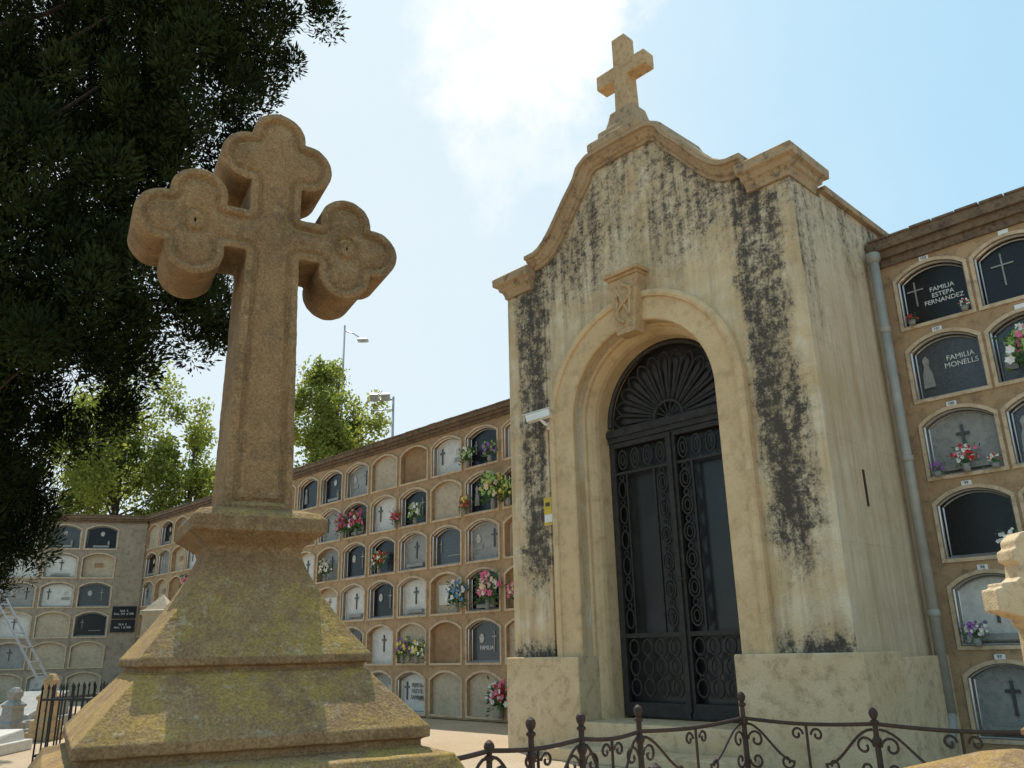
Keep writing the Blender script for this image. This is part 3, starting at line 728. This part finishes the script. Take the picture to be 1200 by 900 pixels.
b=MB(); b.tube([(0,-.15,0),(0,.15,0)],.013,5); rm=b.mesh('rung',[M_GALV])
for i in range(1,13):
    t=i/13; place(rm,'rung',LA,(1.6-3.6*math.sin(ang)*t,0,3.6*math.cos(ang)*t))

# ------------------------------------------------------------ street lamps
def lamp(lat,fwd,h,kind,label,sc=1):
    x,y=site(lat,fwd); E=empty('street_lamp',(x,y,0),math.atan2(RY,RX),label,'street lamp')
    b=MB()
    b.tube([(0,0,0),(0,0,h*.5),(0,0,h)],[.09,.06,.035],8); 
    if kind==0:
        b.tube([(0,0,h-.25),(.36,0,h-.36),(.66,0,h-.58)],.022,6)
    else:
        b.tube([(-.75,0,h-.1),(.0,0,h-.1)],.03,6); b.tube([(-.75,0,h-.45),(0,0,h-.45)],.02,6)
    b.obj('pole',[M_GALV],E,smooth=True)
    b=MB()
    if kind==0: b.sq([(.05,0),(.17,.04),(.18,.11),(.06,.19)],T=Matrix.Translation((.75,0,h-.75)),sx=1.2,sy=.7)
    else:
        for dx in (-.62,-.25): b.box(-.14,.14,-.1,.1,-.12,.12,T=Matrix.Translation((dx,-.05,h-.02))@Matrix.Rotation(.5,4,'X'))
    b.obj('lamp_head',[M_GALV],E,bevel=.01)
lamp(-6.68,31,13.55,0,'tall grey street lamp rising behind the poplar')
lamp(-3.9,26,8.95,1,'grey floodlight mast rising behind the niche wall')

# ------------------------------------------------------------ trees
def leaf_mat(name,c1,c2,trans,sc=1.2,tint=(1.6,1.9,.8)):
    m=NM(name)
    k=m.ramp(m.noise(sc,3,.6),[(.35,c1),(.65,c2)]); k2=m.ramp(m.noise(35,2,.5),[(.3,(.7,.7,.7)),(.7,(1.25,1.25,1.25))])
    c=m.mix(1,k,k2,'MULTIPLY')
    m.put(m.b.inputs['Base Color'],c); m.b.inputs['Roughness'].default_value=.85; m.b.inputs['Specular IOR Level'].default_value=.05
    if trans:
        t=m.n.new('ShaderNodeBsdfTranslucent'); m.put(t.inputs[0],m.mix(1,c,tint,'MULTIPLY'))
        ms=m.n.new('ShaderNodeMixShader'); ms.inputs[0].default_value=trans
        m.l.new(m.b.outputs[0],ms.inputs[1]); m.l.new(t.outputs[0],ms.inputs[2])
        m.l.new(ms.outputs[0],m.n['Material Output'].inputs['Surface'])
    return m.m
M_CYP=leaf_mat('cypress_foliage',(.012,.019,.007),(.034,.045,.014),0)
M_DEC=leaf_mat('poplar_foliage',(.13,.155,.05),(.20,.215,.075),.55,.6,(1.9,1.95,.95))
def leaves(cent,rad,cnt,ln,wd,updir=0.0,squash=.8,out=.6,pw=2.4,jit=.7):
    cent=np.array(cent,float); rad=np.array(rad,float)
    idx=np.repeat(np.arange(len(cent)),cnt); N=len(idx)
    d=rng.normal(size=(N,3)); d/=np.linalg.norm(d,axis=1)[:,None]
    r=rng.random(N)**(1/pw)
    P=cent[idx]+d*(r*rad[idx])[:,None]*np.array([1,1,squash])
    ax=rng.normal(size=(N,3))*jit+d*out+np.array([0,0,updir]); ax/=np.linalg.norm(ax,axis=1)[:,None]
    sd=np.cross(ax,rng.normal(size=(N,3))); sd/=np.linalg.norm(sd,axis=1)[:,None]
    L=(ln*rng.uniform(.6,1.4,N))[:,None]; Wd=(wd*rng.uniform(.6,1.4,N))[:,None]
    V=np.empty((N,4,3)); V[:,0]=P; V[:,1]=P+ax*L*.5+sd*Wd; V[:,2]=P+ax*L; V[:,3]=P+ax*L*.5-sd*Wd
    return V
def leafobj(name,Vs,mat,parent):
    V=np.concatenate(Vs); N=len(V)
    me=bpy.data.meshes.new(name); me.vertices.add(N*4); me.vertices.foreach_set('co',V.ravel())
    me.loops.add(N*4); me.loops.foreach_set('vertex_index',np.arange(N*4,dtype=np.int32))
    me.polygons.add(N); me.polygons.foreach_set('loop_start',np.arange(0,N*4,4,dtype=np.int32)); me.polygons.foreach_set('loop_total',np.full(N,4,dtype=np.int32))
    me.materials.append(mat); me.update(calc_edges=True); me.validate()
    o=bpy.data.objects.new(name,me); COL.objects.link(o); o.parent=parent; return o
CY=site(-6.4,8.0)
cyp=empty('cypress_tree',(CY[0],CY[1],0),math.atan2(RY,RX),'large dark green cypress tree with ragged drooping branches','tree')
bz=[(1.6,-5.5),(2.0,-5.2),(3.1,-4.85),(3.6,-4.25),(4.1,-3.35),(4.6,-2.95),(5.2,-3.0),(5.7,-3.3),(6.1,-3.3),(6.6,-2.6),(7.0,-2.45),(8.0,-2.25),(8.6,-1.95),(9.5,-2.1),(11,-3.6),(12.5,-5.0)]
def border(z): return float(np.interp(z,[a for a,_ in bz],[c for _,c in bz]))+6.4
cl=[];rd=[];inn=[]
R2=random.Random(11)
while len(cl)<1150:
    z=R2.uniform(1.6,10.4); bx=border(z); x=R2.uniform(-1.3,bx-.10); y=R2.uniform(-1.3,1.9)
    if x<0 and (x/1.4)**2+(y/2.0)**2>1: continue
    y*= (1-.45*max(0,x)/4)
    edge=max(0,(x-(bx-1.0))/1.0)
    nval=mnoise.noise(Vector((x*.9,y*.5,z*.9)))
    if nval<-.58+.60*edge: continue
    cl.append((x,y,z)); rd.append(R2.uniform(.17,.36)*(1-.35*edge)); inn.append(edge<.7)
fine=leaves(cl,rd,260,.055,.0065,updir=.8,squash=1.4,out=1.1,jit=.4)
ci=[c for c,i in zip(cl,inn) if i]; ri=[r*.95 for r,i in zip(rd,inn) if i]
core=leaves(ci,ri,240,.088,.0145,updir=.7,squash=1.35,out=.9,pw=2.6,jit=.4)
leafobj('crown',[fine,core],M_CYP,cyp)
b=MB(); b.tube([(0,0,0),(.05,0,2),(-.05,.05,5),(.05,0,9),(0,0,12.3)],[.38,.30,.24,.14,.03],12); b.obj('trunk',[M_BARK],cyp,smooth=True)
b=MB()
for i in range(0,len(cl),20):
    x,y,z=cl[i]; z0=max(1.2,z-R2.uniform(.8,1.8)); 
    b.tube([(0,0,z0),(x*.35,y*.35,z0+(z-z0)*.25-.05),(x*.7,y*.7,z0+(z-z0)*.6),(x,y,z)],[.05,.03,.015,.005],5)
b.obj('branches',[M_BARK],cyp)

def deciduous(lat,fwd,zc,rx,rz,n,seed,label,ln=.16,cnt=330,taper=0):
    x,y=site(lat,fwd); E=empty('poplar_tree',(x,y,0),math.atan2(RY,RX),label,'tree','trees behind the cemetery wall')
    R3=random.Random(seed); c=[];r=[]
    while len(c)<n:
        d=Vector((R3.gauss(0,1),R3.gauss(0,1),R3.gauss(0,1))).normalized()*R3.random()**.42
        k=1-taper*max(0,d.z)
        p=(d.x*rx*k,d.y*rx*k,zc+d.z*rz)
        if mnoise.noise(Vector((p[0]*.6+seed,p[1]*.6,p[2]*.6)))<-.12: continue
        c.append(p); r.append(R3.uniform(.40,.95)*rx/2.8)
    leafobj('crown',[leaves(c,r,cnt,ln,ln*.34,0.1,1.1,.3,1.6)],M_DEC,E)
    b=MB(); b.tube([(0,0,0),(.1,0,zc*.5),(0,.1,zc),(.05,0,zc+rz*.7)],[.22,.16,.10,.02],8); b.obj('trunk',[M_BARK],E,smooth=True)
    b=MB()
    for i in range(0,n,4):
        p=c[i]; z0=max(zc-rz*.9,p[2]-R3.uniform(.8,1.8)); b.tube([(0,0,z0),(p[0]*.5,p[1]*.5,(z0+p[2])/2-.1),p],[.05,.025,.008],5)
    b.obj('branches',[M_BARK],E)
deciduous(-6.2,28,8.3,1.85,3.0,85,3,'bright green poplar rising behind the niche wall',.13,190,.4)
deciduous(-14.6,30,7.9,2.7,4.0,120,5,'leafy light green tree behind the end niche wall',.14,220,.3)
deciduous(-12.3,31,6.8,2.1,3.3,65,8,'leafy light green tree behind the end niche wall',.14,210)
deciduous(-18.3,31,6.0,2.6,3.2,60,9,'leafy light green tree behind the end niche wall',.14,210)

# ------------------------------------------------------------ world & sun
az=math.radians(20); el=math.radians(61)
dx=HX*math.cos(az)-RX*math.sin(az); dy=HY*math.cos(az)-RY*math.sin(az)
w=bpy.data.worlds.new('World'); scene.world=w; w.use_nodes=True; nt=w.node_tree
bg=nt.nodes['Background']; bg.inputs['Strength'].default_value=.15
sky=nt.nodes.new('ShaderNodeTexSky'); sky.sky_type='NISHITA'; sky.sun_disc=False
sky.sun_elevation=el; sky.sun_rotation=math.atan2(dx,dy); sky.dust_density=1.5; sky.air_density=1.0; sky.ozone_density=1.0
tc=nt.nodes.new('ShaderNodeTexCoord')
def vm(op,a,b_):
    n=nt.nodes.new('ShaderNodeVectorMath'); n.operation=op; nt.links.new(a,n.inputs[0]); n.inputs[1].default_value=b_; return n.outputs['Value']
def mt(op,a,b_):
    n=nt.nodes.new('ShaderNodeMath'); n.operation=op
    for i,v in enumerate((a,b_)):
        if hasattr(v,'links'): nt.links.new(v,n.inputs[i])
        else: n.inputs[i].default_value=v
    return n.outputs[0]
def mr(v,a,b_,c,d):
    n=nt.nodes.new('ShaderNodeMapRange'); n.interpolation_type='SMOOTHSTEP'; nt.links.new(v,n.inputs[0])
    for i,q in enumerate((a,b_,c,d)): n.inputs[i+1].default_value=q
    return n.outputs[0]
def mc(f,a,col):
    mx=nt.nodes.new('ShaderNodeMix'); mx.data_type='RGBA'
    if hasattr(f,'links'): nt.links.new(f,mx.inputs[0])
    else: mx.inputs[0].default_value=f
    nt.links.new(a,mx.inputs[6]); mx.inputs[7].default_value=(*col,1); return mx.outputs[2]
ns=nt.nodes.new('ShaderNodeTexNoise'); ns.inputs['Scale'].default_value=6; ns.inputs['Detail'].default_value=9; ns.inputs['Roughness'].default_value=.62
nt.links.new(tc.outputs['Generated'],ns.inputs['Vector'])
nn=mt('SUBTRACT',ns.outputs['Fac'],.5)
c0=mc(.74,sky.outputs[0],(3.5,5.7,6.9))          # thin high haze
dl=vm('DOT_PRODUCT',tc.outputs['Generated'],(-.90,.25,.36))
hz=mr(mt('ADD',dl,mt('MULTIPLY',nn,.15)),.52,1.0,0,.85)
c1=mc(hz,c0,(5.5,6.1,6.4))
dot=vm('DOT_PRODUCT',tc.outputs['Generated'],(-.504,.516,.693))
cf=mr(mt('ADD',dot,mt('MULTIPLY',nn,.06)),.986,1.004,0,1)
d2=vm('DOT_PRODUCT',tc.outputs['Generated'],(-.56,.60,.57))
cf2=mr(mt('ADD',d2,mt('MULTIPLY',nn,.05)),.996,1.006,0,.4)
c2=mc(mt('MAXIMUM',cf,cf2),c1,(7.4,7.4,7.5))
nt.links.new(c2,bg.inputs['Color'])
sd=bpy.data.lights.new('sun','SUN'); sd.energy=5; sd.angle=math.radians(.5); sd.color=(1,.93,.82)
so=bpy.data.objects.new('sun',sd); COL.objects.link(so)
S=Vector((dx*math.cos(el),dy*math.cos(el),math.sin(el))); so.rotation_euler=S.to_track_quat('Z','Y').to_euler(); so.location=(0,0,20)

# ------------------------------------------------------------ camera
cd=bpy.data.cameras.new('camera'); cd.sensor_width=17.3; cd.lens=14; cd.clip_end=2000; cd.clip_start=.05
co=bpy.data.objects.new('camera',cd); COL.objects.link(co)
p=math.radians(17.9); H=Vector((HX,HY,0)).normalized(); Rr=Vector((H.y,-H.x,0)); Zz=Vector((0,0,1))
F=H*math.cos(p)+Zz*math.sin(p); U=-H*math.sin(p)+Zz*math.cos(p)
r_=.022; cr=(Rr-U*r_).normalized(); cu=(U+Rr*r_).normalized()
mtx=Matrix((( cr.x,cu.x,-F.x,0),(cr.y,cu.y,-F.y,0),(cr.z,cu.z,-F.z,EYE),(0,0,0,1)))
co.matrix_world=mtx
scene.camera=co
